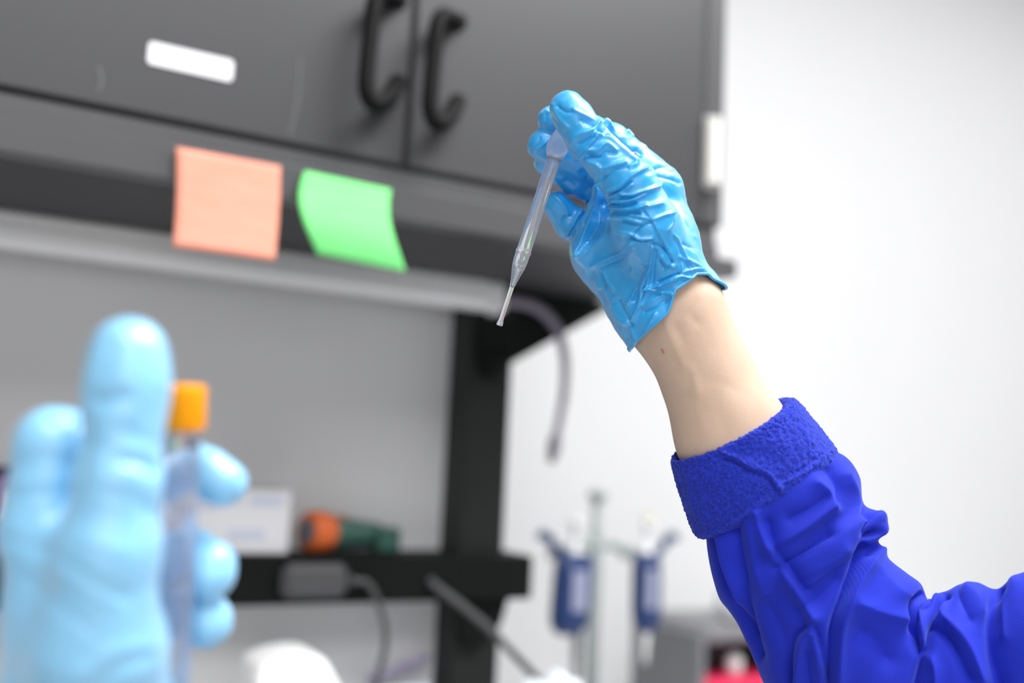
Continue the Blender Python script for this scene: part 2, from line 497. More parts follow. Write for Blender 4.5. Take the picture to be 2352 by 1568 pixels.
for x0, x1, hx, hz in ((-.42, .3955, -.074, .006), (.4005, .815, 0, 0)):
    d = Geo().box(x0, x1, .998, 1.017, 1.6725, 2.29, .0025).obj('door', M['cabinet'], cab)
    b_ = bow(hx, hz)
    h = Geo().tube(b_, .0093, 14).obj('handle', M['handle'], d, True)
    for e in (b_[0], b_[-1]):
        Geo().tube([(e[0], 1.0, e[2]), (e[0], .994, e[2])], [.0105, .0095], 16).obj('handle_foot', M['handle'], h)
    if hx:
        for q0, q1 in (((690, 130), (664, 315)), ((224, 150), (226, 212))):
            a_, c_ = onY(*q0, .998), onY(*q1, .998)
            Geo().tube(spline([a_, (a_ + c_) / 2 + (.003, 0, 0), c_], 12), [.0004] + [.0012] * 10 + [.0004], 6).obj('scuff_mark', M['scuff'], d)
Geo().box(-1.05, -.425, .998, 1.017, 1.6725, 2.29, .0025).obj('door', M['cabinet'], cab)
lt = Geo()
lt.tube([(  .8245, .993, 1.7265), (  .8245, .993, 1.816)], .0118, 16)
lt.box(.8140, .8370, .994, 1.0, 1.722, 1.82, .003)
l_ = lt.obj('latch', M['latch'], cab)

def sheet(name, cols, rows, f, thick, material, parent=None):
    # a thin sheet with real thickness: f(u, v) gives the front point
    V = []; Fc = []
    for s in (0, 1):
        for j in range(rows + 1):
            for i in range(cols + 1):
                p = np.array(f(i / cols, j / rows)); p[1] += s * thick; V.append(p)
    n = (cols + 1) * (rows + 1)
    idx = lambda i, j, s: s * n + j * (cols + 1) + i
    for j in range(rows):
        for i in range(cols):
            q = (idx(i, j, 0), idx(i + 1, j, 0), idx(i + 1, j + 1, 0), idx(i, j + 1, 0))
            Fc.append(q[::-1]); Fc.append(tuple(a + n for a in q))
    ring = [(i, 0) for i in range(cols)] + [(cols, j) for j in range(rows)] + [(i, rows) for i in range(cols, 0, -1)] + [(0, j) for j in range(rows, 0, -1)]
    for (a, b), (c, d) in zip(ring, ring[1:] + ring[:1]):
        Fc.append((idx(a, b, 0), idx(c, d, 0), idx(c, d, 1), idx(a, b, 1)))
    o = obj(name, V, Fc, material, parent)
    return o
# label on the left door, rounded corners
w, h, rr = .0825, .0225, .004
poly = []
for cx_, cz_, a0 in ((.204 - rr, 1.746 - rr, 0), (.1215 + rr, 1.746 - rr, 90), (.1215 + rr, 1.7235 + rr, 180), (.204 - rr, 1.7235 + rr, 270)):
    for k in range(7):
        a = math.radians(a0 + 15 * k); poly.append((cx_ + rr * math.cos(a), cz_ + rr * math.sin(a)))
tag(Geo().prism(poly, 'y', .9968, .9981).obj('door_label', M['tag']), 'blank white label strip stuck on the left cabinet door', 'label')
# the two notes
def orange(u, v):
    x = .1545 + u * .1035 + .004 * v * (1 - u); z = 1.6435 - v * .100
    return (x + .002 * math.sin(3 * v), .9895 - .006 * v * v - .002 * math.sin(PI * u) * v, z)
o = sheet('sticky_note', 14, 14, orange, .0012, M['orange_note'])
tag(o, 'salmon orange square sticky note hanging from the cabinet bottom rail', 'sticky note', 'sticky notes on the cabinet rail')
def green(u, v):
    x = .2835 + u * .0965 + v * v * .0165 - .010 * math.sin(PI * v) * (1 - .3 * u); z = 1.6435 - v * (.088 + .003 * u) - .003 * u
    return (x, .9895 - .020 * math.sin(PI * v * .8) * (.4 + .6 * v) - .004 * u * v, z)
o = sheet('sticky_note', 18, 18, green, .0012, M['green_note'])
tag(o, 'bright green curled sticky note hanging from the cabinet bottom rail', 'sticky note', 'sticky notes on the cabinet rail')

# ------------------------------------------------------------------ lamp under the cabinet
lamp = thing('under_cabinet_lamp', 'long off-white lamp housing fixed below the cabinet, unlit, with a grey cord', 'lamp', (.1, 1.26, 1.61))
Geo().box(-1.0, .640, 1.238, 1.274, 1.568, 1.611, .006).obj('housing', M['fixture'], lamp)
Geo().box(.638, .662, 1.236, 1.274, 1.564, 1.611, .008).obj('end_cap', M['fixture'], lamp)
Geo().box(-.99, .63, 1.2345, 1.24, 1.574, 1.592, .002).obj('diffuser', M['fixture'], lamp)
cp = [(.655, 1.262, 1.588), (.69, 1.262, 1.593), (.728, 1.268, 1.592), (.758, 1.285, 1.576), (.775, 1.32, 1.553), (.80, 1.36, 1.53), (.83, 1.39, 1.50), (.848, 1.40, 1.46), (.85, 1.40, 1.425)]
cp = [(.655, 1.255, 1.584), onY(1185, 692, 1.258), onY(1232, 706, 1.26), onY(1268, 738, 1.262), onY(1287, 775, 1.267), onY(1298, 830, 1.30), onY(1296, 900, 1.39), onY(1287, 955, 1.40), onY(1278, 1000, 1.40)]
c_ = Geo().tube(spline(cp, 60), list(np.linspace(.0095, .006, 60)), 12).obj('power_cord', M['cord'], lamp, True)
pa, pb, pc = onY(1278, 995, 1.40), onY(1272, 1030, 1.40), onY(1266, 1062, 1.40)
Geo().tube([pa, pa + (pb - pa) * .3, pb, pc], [.006, .010, .0105, .006], 14).obj('connector', M['cord'], c_, True)

# ------------------------------------------------------------------ things on the rack shelf
wb = Geo().box(.212, .377, 1.262, 1.322, 1.2255, 1.3055, .002).obj('carton', M['card'])
tag(wb, 'white carton with faint blue print, on the shelf beside the green torch', 'box')
for (x0, x1, z0, z1) in ((.325, .365, 1.286, 1.297), (.30, .345, 1.244, 1.256), (.235, .285, 1.28, 1.296)):
    Geo().box(x0, x1, 1.2613, 1.2625, z0, z1, .0004).obj('printed_mark', M['print'], wb)
pb_ = thing('carton', 'purple carton with a white side label, on the shelf at the left edge', 'box', (0, 1.28, 1.2255))
Geo().box(-.06, .0605, 1.255, 1.33, 1.2255, 1.312, .002).obj('box_body', M['purple'], pb_)
Geo().box(-.062, .0625, 1.253, 1.332, 1.310, 1.322, .002).obj('lid', M['purple_dark'], pb_)
Geo().box(.05, .0595, 1.2543, 1.2556, 1.262, 1.296, .0004).obj('side_label', M['card'], pb_)

def lathe(p0, ax, prof, n=28):
    # profile of (distance along axis, radius)
    g = Geo(); ax = unit(ax); p0 = np.array(p0, float)
    return g.tube([p0 + ax * s for s, _ in prof], [max(r, .0002) for _, r in prof], n)
torch = thing('torch', 'dark green torch with an orange lens ring lying on the black shelf', 'torch', (.45, 1.29, 1.2255))
tx = unit((1, .28, -.06))
hp = np.array((.402, 1.268, 1.2545))
lathe(hp, tx, [(0, .0235), (.004, .026), (.022, .0265), (.032, .024), (.036, .021)], 32).obj('lens_ring', M['torch_orange'], torch, True)
lathe(hp - tx * .001, tx, [(0, .0165), (.004, .0165)], 32).obj('lens', M['lens'], torch)
lathe(hp + tx * .03, tx, [(0, .020), (.004, .0225), (.04, .019), (.075, .016), (.082, .016)], 28).obj('barrel', M['torch_green'], torch, True)
Geo().box(.500, .534, 1.27, 1.302, 1.2257, 1.2595, .004).obj('battery_case', M['torch_green'], torch)
lathe(hp + tx * .052 + (0, 0, .018), (0, 0, 1), [(0, .008), (.003, .008), (.005, .005)], 18).obj('switch', M['torch_orange'], torch, True)

ps = thing('power_adapter', 'dark grey rounded power adapter hanging on the shelf front', 'power adapter', (.41, 1.235, 1.17))
Geo().box(.362, .448, 1.2235, 1.2448, 1.174, 1.217, .009).obj('case', M['cord_dark'], ps)
Geo().box(.448, .458, 1.228, 1.240, 1.188, 1.203, .004).obj('strain_relief', M['cord_dark'], ps)
cb = [(.456, 1.234, 1.195), onY(846, 1340, 1.235), onY(872, 1392, 1.235), onY(884, 1440, 1.235), onY(884, 1490, 1.235), onY(868, 1555, 1.23), onY(850, 1640, 1.22), onY(852, 1740, 1.2)]
Geo().tube(spline(cb, 50), .0042, 10).obj('cord', M['cord_dark'], ps, True)
ca = [onY(985, 1330, 1.2375), onY(1010, 1352, 1.235), onY(1060, 1390, 1.225), onY(1120, 1440, 1.215), onY(1180, 1502, 1.205), onY(1245, 1570, 1.20), onY(1320, 1660, 1.2), onY(1420, 1760, 1.21)]
ca[-1][2] = .87
tag(Geo().tube(spline(ca, 50), .0055, 10).obj('cable', M['cord_dark'], None, True), 'thick grey cable running down to the right in front of the black post', 'cable')

# ------------------------------------------------------------------ things on the bench
hood = thing('instrument', 'small bright white instrument with a rounded lid, in front of the rack', 'instrument', (.36, 1.13, .86))
Geo().box(.30, .43, 1.08, 1.2, .86, .98, .012).obj('base', M['white_plastic'], hood)
def hoodmesh():
    g = Geo(); prof = [(.330, .975), (.304, 1.095), (.302, 1.112), (.312, 1.124), (.340, 1.132), (.366, 1.133), (.382, 1.126), (.392, 1.112), (.412, 1.075), (.440, .975)]
    prof = [tuple(p) for p in spline(prof, 40)]
    for k, (y, s) in enumerate(((1.095, .94), (1.10, .98), (1.11, 1), (1.17, 1), (1.185, .98), (1.19, .94))):
        for (x, z) in prof: g.v.append((.364 + (x - .364) * s, y, 1.03 + (z - 1.03) * s))
    n = len(prof)
    for k in range(5):
        for i in range(n):
            j = (i + 1) % n; g.f.append((k * n + i, k * n + j, (k + 1) * n + j, (k + 1) * n + i))
    g.f.append(tuple(range(n))); g.f.append(tuple(range(5 * n, 6 * n))[::-1])
    return g
hoodmesh().obj('lid', M['white_plastic'], hood, True)

pen = thing('marker_pen', 'lilac marker pen standing in the tray below the shelf', 'pen', (.55, 1.3, 1.04))
pa, pb = np.array((.515, 1.315, 1.052)), np.array((.606, 1.315, 1.079))
Geo().tube([pa, pa + (pb - pa) * .6], .0045, 12).obj('barrel', M['pen'], pen, True)
Geo().tube([pa + (pb - pa) * .6, pb], [.0052, .0046], 12).obj('cap', M['pen'], pen, True)
tray = thing('tray', 'narrow pale blue tray clipped to the lower back panel', 'tray', (.53, 1.31, 1.02))
Geo().box(.46, .60, 1.285, 1.3345, .99, 1.0, .002).box(.46, .60, 1.285, 1.289, .99, 1.047, .001).box(.46, .464, 1.285, 1.3345, .99, 1.047, .001).box(.596, .60, 1.285, 1.3345, .99, 1.047, .001).obj('tray_body', M['tissue'], tray)

def crumple():
    random.seed(4)
    V = []; Fc = []; n, k = 44, 18
    for j in range(k + 1):
        for i in range(n):
            a = 2 * PI * i / n; t = j / k * PI * .56
            V.append((.69 + .082 * math.sin(t) * math.cos(a), 1.125 + .05 * math.sin(t) * math.sin(a), .96 + .112 * math.cos(t)))
    V = np.array(V); d = fnoise(V, 38, 3, 2)
    V[:, 2] += d * .014; V[:, 0] += fnoise(V, 30, 8, 1) * .008
    V[:, 2] = np.maximum(V[:, 2] + .012, .9)
    for j in range(k):
        for i in range(n):
            Fc.append((j * n + i, (j + 1) * n + i, (j + 1) * n + (i + 1) % n, j * n + (i + 1) % n))
    return V, Fc
tis = thing('tissue_box', 'box with a crumpled bluish white tissue, at the foot of the black post', 'tissue box', (.69, 1.125, .86))
Geo().box(.60, .78, 1.065, 1.185, .86, .95, .003).obj('box_body', M['card'], tis)
V, Fc = crumple(); obj('tissue', V, Fc, M['tissue'], tis)

# pipette stand with two pipettes on it
SX, SY = 1.017, 1.52
stand = thing('pipette_stand', 'pale grey pipette stand with a tall knobbed pole against the white wall', 'stand', (SX, SY, .86))
lathe((SX, SY, .86), (0, 0, 1), [(0, .085), (.008, .088), (.016, .08), (.02, .02)], 36).obj('base', M['stand'], stand, True)
lathe((SX, SY, .875), (0, 0, 1), [(0, .013), (.33, .013), (.34, .010), (.425, .0085)], 20).obj('pole', M['stand'], stand, True)
lathe((SX, SY, 1.296), (0, 0, 1), [(0, .009), (.003, .017), (.010, .019), (.016, .016), (.018, .008)], 24).obj('knob', M['stand'], stand, True)
for s in (-1, 1):
    pts = spline([(SX, SY, 1.214), (SX + s * .03, SY - .004, 1.218), (SX + s * .06, SY - .002, 1.208), (SX + s * .085, SY - .001, 1.204)], 20)
    Geo().tube(pts, [.009] * 20, 10).obj('arm', M['stand'], stand, True)
    Geo().box(SX + s * .078 - .022, SX + s * .078 + .022, SY - .0095, SY + .006, 1.192, 1.208, .002).obj('cradle', M['stand'], stand)
def pipette_tool(x, y, tilt, w, label, turn, has_tip):
    t = thing('micropipette', label, 'pipette', (x, y, 1.2), 'blue pipettes on the stand')
    dx = tilt
    def q(s, z): return (x + s + dx * (1.2 - z), y, z)
    g = Geo()
    prof = [(1.203, .6), (1.195, .95), (1.17, 1.0), (1.12, 1.0), (1.092, .98), (1.076, .82), (1.068, .55)]
    for z, r in prof:
        for k in range(20):
            a = 2 * PI * k / 20; c = q(0, z); g.v.append((c[0] + w * r * math.copysign(abs(math.cos(a)) ** .7, math.cos(a)), c[1] + .02 * r * math.copysign(abs(math.sin(a)) ** .7, math.sin(a)), z))
    n = 20
    for j in range(len(prof) - 1):
        for k in range(n): g.f.append((j * n + k, j * n + (k + 1) % n, (j + 1) * n + (k + 1) % n, (j + 1) * n + k))
    g.f.append(tuple(range(n))); g.f.append(tuple(range((len(prof) - 1) * n, len(prof) * n)))
    g.obj('grip', M['pipette_blue'], t, True)
    c = q(-turn * .004, 1.14)
    Geo().box(c[0] - w * .42, c[0] + w * .42, y - .0215, y - .0195, 1.108, 1.178, .001).obj('grip_label', M['pipette_label'], t)
    # finger hook
    Geo().tube(spline([q(turn * w * .3, 1.197), q(turn * (w + .006), 1.214), q(turn * (w + .018), 1.230), q(turn * (w + .032), 1.236), q(turn * (w + .036), 1.228)], 18), [.008] * 12 + [.009] * 6, 10).obj('finger_hook', M['pipette_blue'], t, True)
    c = q(0, 1.2)
    pl = lathe(c, (0, 0, 1), [(0, .012), (.012, .011), (.014, .006), (.05, .006), (.052, .011), (.064, .011), (.066, .006)], 18).obj('plunger', M['white_plastic'], t, True)
    if not has_tip: lathe((c[0] + .003, c[1], 1.266), (0, 0, 1), [(0, .009), (.008, .009), (.010, .005)], 16).obj('plunger_cap', M['yellow'], pl, True)
    if has_tip:
        c = q(.020, 1.09)
        lathe((c[0], y + .006, 1.095), (.03, 0, -1), [(0, .008), (.04, .0085), (.09, .0065), (.115, .004)], 16).obj('shaft', M['tip_grey'], t, True)
    else:
        c = q(0, 1.07)
        lathe(c, (0, 0, -1), [(0, .008), (.02, .006), (.05, .004), (.06, .003)], 16).obj('shaft', M['white_plastic'], t, True)
pipette_tool(.953, 1.4895, -.06, .036, 'broad blue micropipette with a lavender label, left one on the stand', -1, True)
pipette_tool(1.108, 1.4895, .02, .027, 'slim blue micropipette with a pale yellow button, right one on the stand', 1, False)

inst = thing('instrument', 'grey boxy instrument with a dark recess and crimson front strip, below the sleeve', 'instrument', (1.36, 1.6, .86))
Geo().box(1.245, 1.262, 1.5, 1.72, .86, 1.055, .004).box(1.262, 1.52, 1.5, 1.72, 1.035, 1.066, .008).box(1.5, 1.52, 1.5, 1.72, .86, 1.04, .004).box(1.262, 1.5, 1.62, 1.72, .86, 1.04, .004).obj('shell', M['instrument'], inst)
Geo().box(1.264, 1.5, 1.60, 1.622, .90, 1.033, .002).obj('recess', M['recess'], inst)
Geo().box(1.264, 1.5, 1.51, 1.60, .862, .966, .006).obj('front_strip', M['red'], inst)
lathe((1.372, 1.55, .966), (0, 0, 1), [(0, .016), (.03, .016), (.034, .013), (.04, .008)], 20).obj('knob', M['white_plastic'], inst, True)
tp = thing('tissue_roll', 'white paper roll lying on top of the grey instrument', 'paper roll', (1.40, 1.58, 1.066))
Geo().tube([(1.355, 1.56, 1.098), (1.36, 1.56, 1.098), (1.50, 1.58, 1.098), (1.505, 1.58, 1.098)], [.028, .032, .032, .028], 28).obj('roll', M['white_plastic'], tp, True)
Geo().tube([(1.345, 1.559, 1.098), (1.515, 1.581, 1.098)], .011, 16).obj('core', M['card'], tp)

# ------------------------------------------------------------------ raised right hand, forearm and sleeve
ZR = .60
def J(x, y, dz, r, z0=ZR):
    z = z0 + dz * .001
    return (P(x, y, z), r * z / F)
def chain(*js, z0=ZR): return [J(*j, z0=z0) for j in js]

R_PALM = [chain((1500, 445, 22, 62), (1526, 560, 14, 62), (1566, 690, 6, 50)),
          chain((1480, 470, 34, 56), (1524, 680, 18, 58)),
          chain((1440, 500, 40, 54), (1470, 600, 26, 70), (1530, 728, 4, 56)),
          chain((1400, 545, 36, 56), (1397, 574, 26, 74), (1470, 694, 8, 62), (1532, 750, 4, 48)),
          chain((1476, 560, 6, 84), (1524, 660, 2, 64))]
R_FOREARM = [chain((1524, 742, 2, 52), (1634, 1018, 0, 62), (1900, 1640, -14, 76)),
             chain((1606, 708, 2, 50), (1731, 982, 0, 62), (1985, 1570, -14, 76)),
             chain((1565, 725, -2, 66), (1682, 1000, -6, 86))]
R_UPPER = [chain((1935, 1600, -14, 88), (2250, 1610, -30, 100), (2800, 1510, -60, 120))]
R_THUMB = [chain((1528, 600, -14, 64), (1484, 520, -22, 72), (1448, 425, -28, 55), (1347, 318, -27, 41), (1320, 275, -27, 39), (1303, 249, -25, 36))]
R_FINGERS = [chain((1500, 440, 16, 66), (1400, 335, 16, 47), (1325, 284, 12, 34), (1267, 276, 8, 29)),
             chain((1495, 440, 34, 56), (1405, 400, 28, 40), (1325, 366, 20, 36), (1250, 335, 13, 34)),
             chain((1470, 470, 44, 52), (1385, 440, 40, 36), (1320, 412, 34, 32), (1258, 370, 26, 29)),
             chain((1440, 520, 46, 52), (1375, 545, 42, 38), (1312, 513, 36, 34), (1278, 470, 30, 27))]
R_WEB = [chain((1378, 442, 8, 12), (1352, 520, 8, 16), (1340, 580, 10, 26))]
def group(X, chains, k, kk):
    f = None
    for c in chains:
        g = chain_field(X, c, k); f = g if f is None else smin(f, g, kk)
    return f
def right_arm_field(X, arm=True):
    f = group(X, R_PALM, .012, .020)
    g = group(X, R_FOREARM, .02, .022)
    f = smin(f, g, .020)
    if arm: f = smin(f, group(X, R_UPPER, .02, .02), .03)
    f = smin(f, group(X, R_THUMB, .004, .004), .010)
    for c in R_FINGERS: f = smin(f, chain_field(X, c, .003), .0035)
    return f
# axis of the wrist
W0 = P(1565, 725, ZR); W1 = P(1682, 1000, ZR - .003); WAX = unit(W1 - W0)
WSIDE = unit(P(1670, 680, ZR) - P(1460, 770, ZR)); WSIDE = unit(WSIDE - WAX * WSIDE.dot(WAX)); WFRONT = np.cross(WAX, WSIDE)
if WFRONT.dot(FWD) > 0: WFRONT = -WFRONT
PXM = ZR / F
def wrist_coords(X):
    d = X - W0
    return d @ WAX / PXM, np.arctan2(d @ WFRONT, d @ WSIDE)     # along the arm in px, angle (0 = right side, pi/2 = towards the viewer)
# where the glove ends, by angle round the wrist
RIM_A = np.radians([-180, -135, -90, -45, -15, 0, 8, 19, 40, 60, 79, 95, 102, 112, 130, 154, 168, 180])
RIM_S = np.array([29, 12, -12, -20, -20, -18, -19, -34, -64, -73, -64, -58, -40, -18, -4, 12, 24, 29.])
def rim(a): return np.interp(a, RIM_A, RIM_S)
def glove_field(X):
    f = right_arm_field(X, False)
    f = smin(f, group(X, R_WEB, .004, .004), .006)
    s, a = wrist_coords(X)
    q = np.clip((s - rim(a) + 95) / 95, 0, 1.3)
    flare = .0009 + .0022 * q * q * (.35 + .9 * np.maximum(0, np.cos(a - 2.6))) * (s > -400)
    return f - flare

# bare arm and hand: one continuous body
V, Fc = volume_mesh(lambda X: right_arm_field(X) + .0008, P(1180, 150, .50).clip(-9, 9) * 0 + np.array((.10, .16, 1.05)), np.array((1.02, .72, 1.66)), .0021)
N = vnormals(V, Fc)
V = wrinkle(V, N, [
    ([(1528, 735), (1548, 790), (1572, 838)], .9, 9), ([(1575, 800), (1590, 850), (1606, 905)], .9, 10),
    ([(1556, 752), (1580, 815), (1588, 838)], -.9, 10), ([(1600, 690), (1588, 722), (1603, 742)], -.8, 10),
    ([(1618, 872), (1668, 885), (1692, 898)], -.35, 12), ([(1596, 905), (1618, 985)], .5, 16), ([(1640, 905), (1668, 1000)], -.35, 20)], 1.0)
person = obj('person', V, Fc, M['skin'])
mk = Geo(); mc = P(1522, 806, .585); k_ = np.argmin(((project(V) - (1522, 806)) ** 2).sum(1) + ((V - EYE) @ FWD) * 400)
mk.tube([V[k_] + WAX * d_ for d_ in (-.0016, -.0008, .0006, .0016)], [.0002, .0007, .0006, .0002], 8)
tag(mk.obj('scratch', M['scratch'], person, True), 'small reddish scratch on the wrist')
tag(person, 'person in a royal blue fleece-lined sleeve raising a gloved right hand with a pipette', 'person')

lo = np.array((.20, .36, 1.30)); hi = np.array((.48, .66, 1.66))
V, Fc = volume_mesh(glove_field, lo, hi, .0006)
s, a = wrist_coords(V)
V, Fc, _ = cut_open(V, Fc, s - rim(a))
N = vnormals(V, Fc)
GL = [  # thumb
    ([(1272, 241), (1280, 266), (1304, 292)], .55, 5), ([(1318, 252), (1346, 267), (1375, 282)], .6, 4),
    ([(1375, 283), (1359, 299), (1327, 312), (1313, 331)], 1.0, 7), ([(1369, 314), (1350, 336), (1323, 361)], 1.1, 4.5),
    ([(1369, 307), (1403, 321), (1435, 349), (1463, 371)], 1.0, 5), ([(1374, 300), (1406, 312), (1440, 338), (1466, 360)], -.9, 5),
    ([(1350, 343), (1371, 346), (1392, 330), (1416, 347)], .9, 5), ([(1348, 369), (1371, 378), (1384, 387), (1410, 380), (1436, 374)], 1.0, 5),
    ([(1352, 358), (1378, 360), (1392, 349), (1415, 350)], -.9, 5), ([(1282, 245), (1297, 255), (1312, 256)], -.7, 4.5),
    ([(1335, 275), (1350, 280), (1362, 290)], -.8, 7), ([(1330, 330), (1350, 322), (1362, 316)], -.7, 6), ([(1392, 296), (1386, 312)], -.8, 4),
    ([(1390, 278), (1400, 284), (1406, 296)], 1.2, 5), ([(1440, 302), (1452, 312)], 1.1, 6), ([(1474, 328), (1482, 336)], .9, 5),
    ([(1452, 352), (1462, 344), (1472, 350)], -1.0, 5), ([(1384, 408), (1410, 392), (1440, 384)], -1.0, 6), ([(1395, 398), (1430, 388), (1460, 378)], .7, 6),
    # fan of folds at the thumb root
    ([(1390, 440), (1417, 433), (1436, 418), (1455, 402), (1485, 387)], 1.1, 3.6), ([(1400, 446), (1428, 436), (1448, 418)], -.9, 4),
    ([(1402, 452), (1424, 443), (1451, 424)], 1.0, 3.2), ([(1428, 446), (1450, 447), (1475, 440), (1515, 428)], 1.0, 4),
    ([(1424, 453), (1452, 452), (1480, 442)], -.9, 4), ([(1403, 460), (1430, 462), (1456, 457), (1481, 445)], 1.1, 4),
    ([(1402, 468), (1430, 471), (1460, 466)], -.9, 4), ([(1399, 475), (1430, 480), (1462, 479), (1483, 470)], 1.2, 4),
    ([(1408, 488), (1440, 490), (1466, 488)], -.8, 5), ([(1409, 498), (1437, 502), (1471, 512)], .9, 4), ([(1447, 493), (1490, 502)], .8, 4),
    ([(1430, 508), (1470, 519)], -.7, 4), ([(1456, 536), (1475, 519), (1499, 507)], -.9, 3.4), ([(1420, 532), (1453, 539), (1470, 548), (1497, 547)], 1.0, 4),
    ([(1446, 545), (1470, 555), (1496, 553)], -1.0, 4), ([(1499, 506), (1524, 495), (1545, 490)], .6, 3.5), ([(1463, 476), (1490, 474), (1520, 468)], .8, 6),
    ([(1510, 405), (1540, 412), (1560, 420)], -.5, 5), ([(1490, 395), (1520, 384), (1545, 388)], -.4, 6),
    # long hand-back seams
    ([(1481, 476), (1499, 507), (1524, 554), (1547, 595), (1563, 626)], .35, 2.6), ([(1477, 482), (1496, 512), (1520, 558), (1542, 598)], -.45, 4),
    ([(1550, 540), (1558, 575), (1565, 618)], .4, 3), ([(1555, 545), (1573, 582), (1591, 611)], .45, 3), ([(1550, 548), (1568, 586), (1586, 614)], -.7, 4),
    ([(1545, 490), (1547, 510), (1536, 528)], .6, 3.5), ([(1500, 560), (1518, 566), (1530, 578)], -.9, 5), ([(1520, 590), (1530, 604), (1546, 612)], .8, 5),
    ([(1518, 600), (1526, 614)], -.9, 6), ([(1535, 612), (1545, 602)], -.7, 4), ([(1560, 590), (1590, 602), (1612, 618)], .6, 4), ([(1570, 560), (1596, 572)], -.5, 5),
    ([(1568, 625), (1600, 618), (1628, 632)], .7, 4), ([(1562, 632), (1575, 612), (1566, 596)], -.5, 4),
    # wrist and heel of the hand
    ([(1514, 655), (1537, 645), (1563, 634), (1594, 643)], 1.1, 4), ([(1512, 648), (1536, 637), (1560, 627)], -.9, 4), ([(1488, 662), (1518, 656)], 1.0, 4),
    ([(1488, 663), (1515, 670), (1545, 676)], 1.1, 3.5), ([(1498, 567), (1494, 605), (1488, 662)], 1.0, 3.5), ([(1506, 575), (1502, 610), (1497, 650)], -.6, 4.5),
    ([(1481, 608), (1475, 640), (1460, 668), (1442, 700)], .9, 5), ([(1490, 620), (1476, 661), (1470, 696), (1452, 737)], 1.1, 4),
    ([(1482, 612), (1468, 652), (1456, 690)], -1.0, 5), ([(1449, 560), (1432, 577), (1396, 594), (1360, 611)], 1.1, 6), ([(1448, 572), (1428, 592), (1392, 608)], -.7, 7),
    ([(1387, 623), (1396, 645), (1409, 664)], .8, 4.5), ([(1380, 628), (1392, 655)], -.7, 5), ([(1490, 664), (1478, 690), (1462, 722), (1454, 740)], .9, 4),
    ([(1521, 678), (1500, 690), (1478, 704)], .9, 4), ([(1528, 690), (1500, 708), (1480, 716)], -.8, 5), ([(1506, 722), (1494, 742), (1484, 760)], .8, 4),
    ([(1408, 705), (1420, 730), (1436, 742)], .7, 5), ([(1420, 690), (1436, 720), (1450, 745)], -.8, 6), ([(1440, 740), (1452, 760), (1464, 785)], .7, 5),
    ([(1372, 650), (1378, 660)], .6, 5), ([(1392, 668), (1404, 690), (1410, 684)], .5, 4),
    # tented web between fingers and palm
    ([(1372, 421), (1342, 471), (1320, 506), (1304, 540)], 1.4, 6), ([(1374, 424), (1372, 452), (1353, 509), (1338, 548), (1325, 582)], 1.3, 4.5),
    ([(1362, 450), (1344, 500), (1322, 560)], -1.3, 7), ([(1383, 470), (1374, 510), (1352, 552)], -1.4, 9), ([(1402, 508), (1388, 548), (1352, 575), (1323, 588)], 1.4, 8),
    ([(1274, 452), (1292, 470), (1306, 492)], .6, 5), ([(1288, 510), (1300, 498), (1312, 496)], -.7, 5), ([(1308, 548), (1312, 520), (1322, 500)], -.8, 6),
    ([(1226, 342), (1240, 318)], -.7, 4), ([(1228, 344), (1242, 338), (1254, 326)], .7, 4), ([(1246, 262), (1256, 254)], .6, 4), ([(1252, 274), (1256, 262)], -.6, 4),
    ([(1300, 415), (1318, 424)], -.6, 5), ([(1338, 395), (1348, 402), (1344, 416)], -.6, 5),
]
V = wrinkle(V, N, GL, 2.1, .82)
N = vnormals(V, Fc)
s, a = wrist_coords(V)
crump = fnoise(V, 150, 2, 2)
ridged = 1 - np.abs(fnoise(V, 95, 5, 1)) * 2.2
V = V + N * (.00022 * crump + .0003 * np.clip(ridged, -1, 1) + .0006 * smoothstep(-160, -20, s - rim(a)) * np.sin(a * 9 + 2 * fnoise(V, 40, 9, 1)))[:, None]
# bring the open edge on to the rim line, then roll a bead round it
loop = open_loop(Fc)
s, a = wrist_coords(V)
for i in loop: V[i] += WAX * ((rim(a[i]) - s[i]) * PXM)
L = V[np.array(loop)]
for _ in range(5): L = .5 * L + .25 * (np.roll(L, 1, 0) + np.roll(L, -1, 0))
V[np.array(loop)] = L
glove = obj('glove', V, Fc, M['glove'], person)
bead = L[::3]
g = Geo(); g.tube(list(bead) + [bead[0]], .0009, 8, False)
g.obj('rolled_edge', M['glove'], glove, True)

# ---- sleeve
def tube_surface(stations, nr, nc, bfront, bback, sag=None, zfun=None):
    """stations: (left px, right px) outline pairs; returns vertices on a grid nr x nc"""
    st = np.array([[*l, *r, z, b] for l, r, z, b in stations], float)
    S = spline(st, nr)
    Vv = np.empty((nr, nc, 3))
    th = np.linspace(0, 2 * PI, nc, endpoint=False)
    for j in range(nr):
        lx, ly, rx, ry, z, b = S[j]
        a_, b_ = P(lx, ly, z), P(rx, ry, z)
        c = (a_ + b_) / 2; hv = (b_ - a_) / 2; w = np.linalg.norm(hv)
        dd = unit(c - EYE); dd = unit(dd - hv * (dd.dot(hv) / w ** 2))
        al = np.cross(dd, hv / w)
        if al.dot(R[:, 1]) < 0: al = -al
        bf = np.where(np.sin(th) > 0, bfront, bback) * b
        Vv[j] = c + np.cos(th)[:, None] * hv - (np.sin(th) * w * bf)[:, None] * dd
        if sag is not None: Vv[j] += (np.sin(th) * sag * z / F)[:, None] * al
    Fcs = []
    for j in range(nr - 1):
        for k in range(nc):
            Fcs.append((j * nc + k, j * nc + (k + 1) % nc, (j + 1) * nc + (k + 1) % nc, (j + 1) * nc + k))
    return Vv.reshape(-1, 3), np.array(Fcs), S
def fix_normals(V, Fc, centre_line):
    N = vnormals(V, Fc)
    d = V - centre_line
    if (N * d).sum() < 0: Fc = Fc[:, ::-1]; N = -N
    return Fc, N
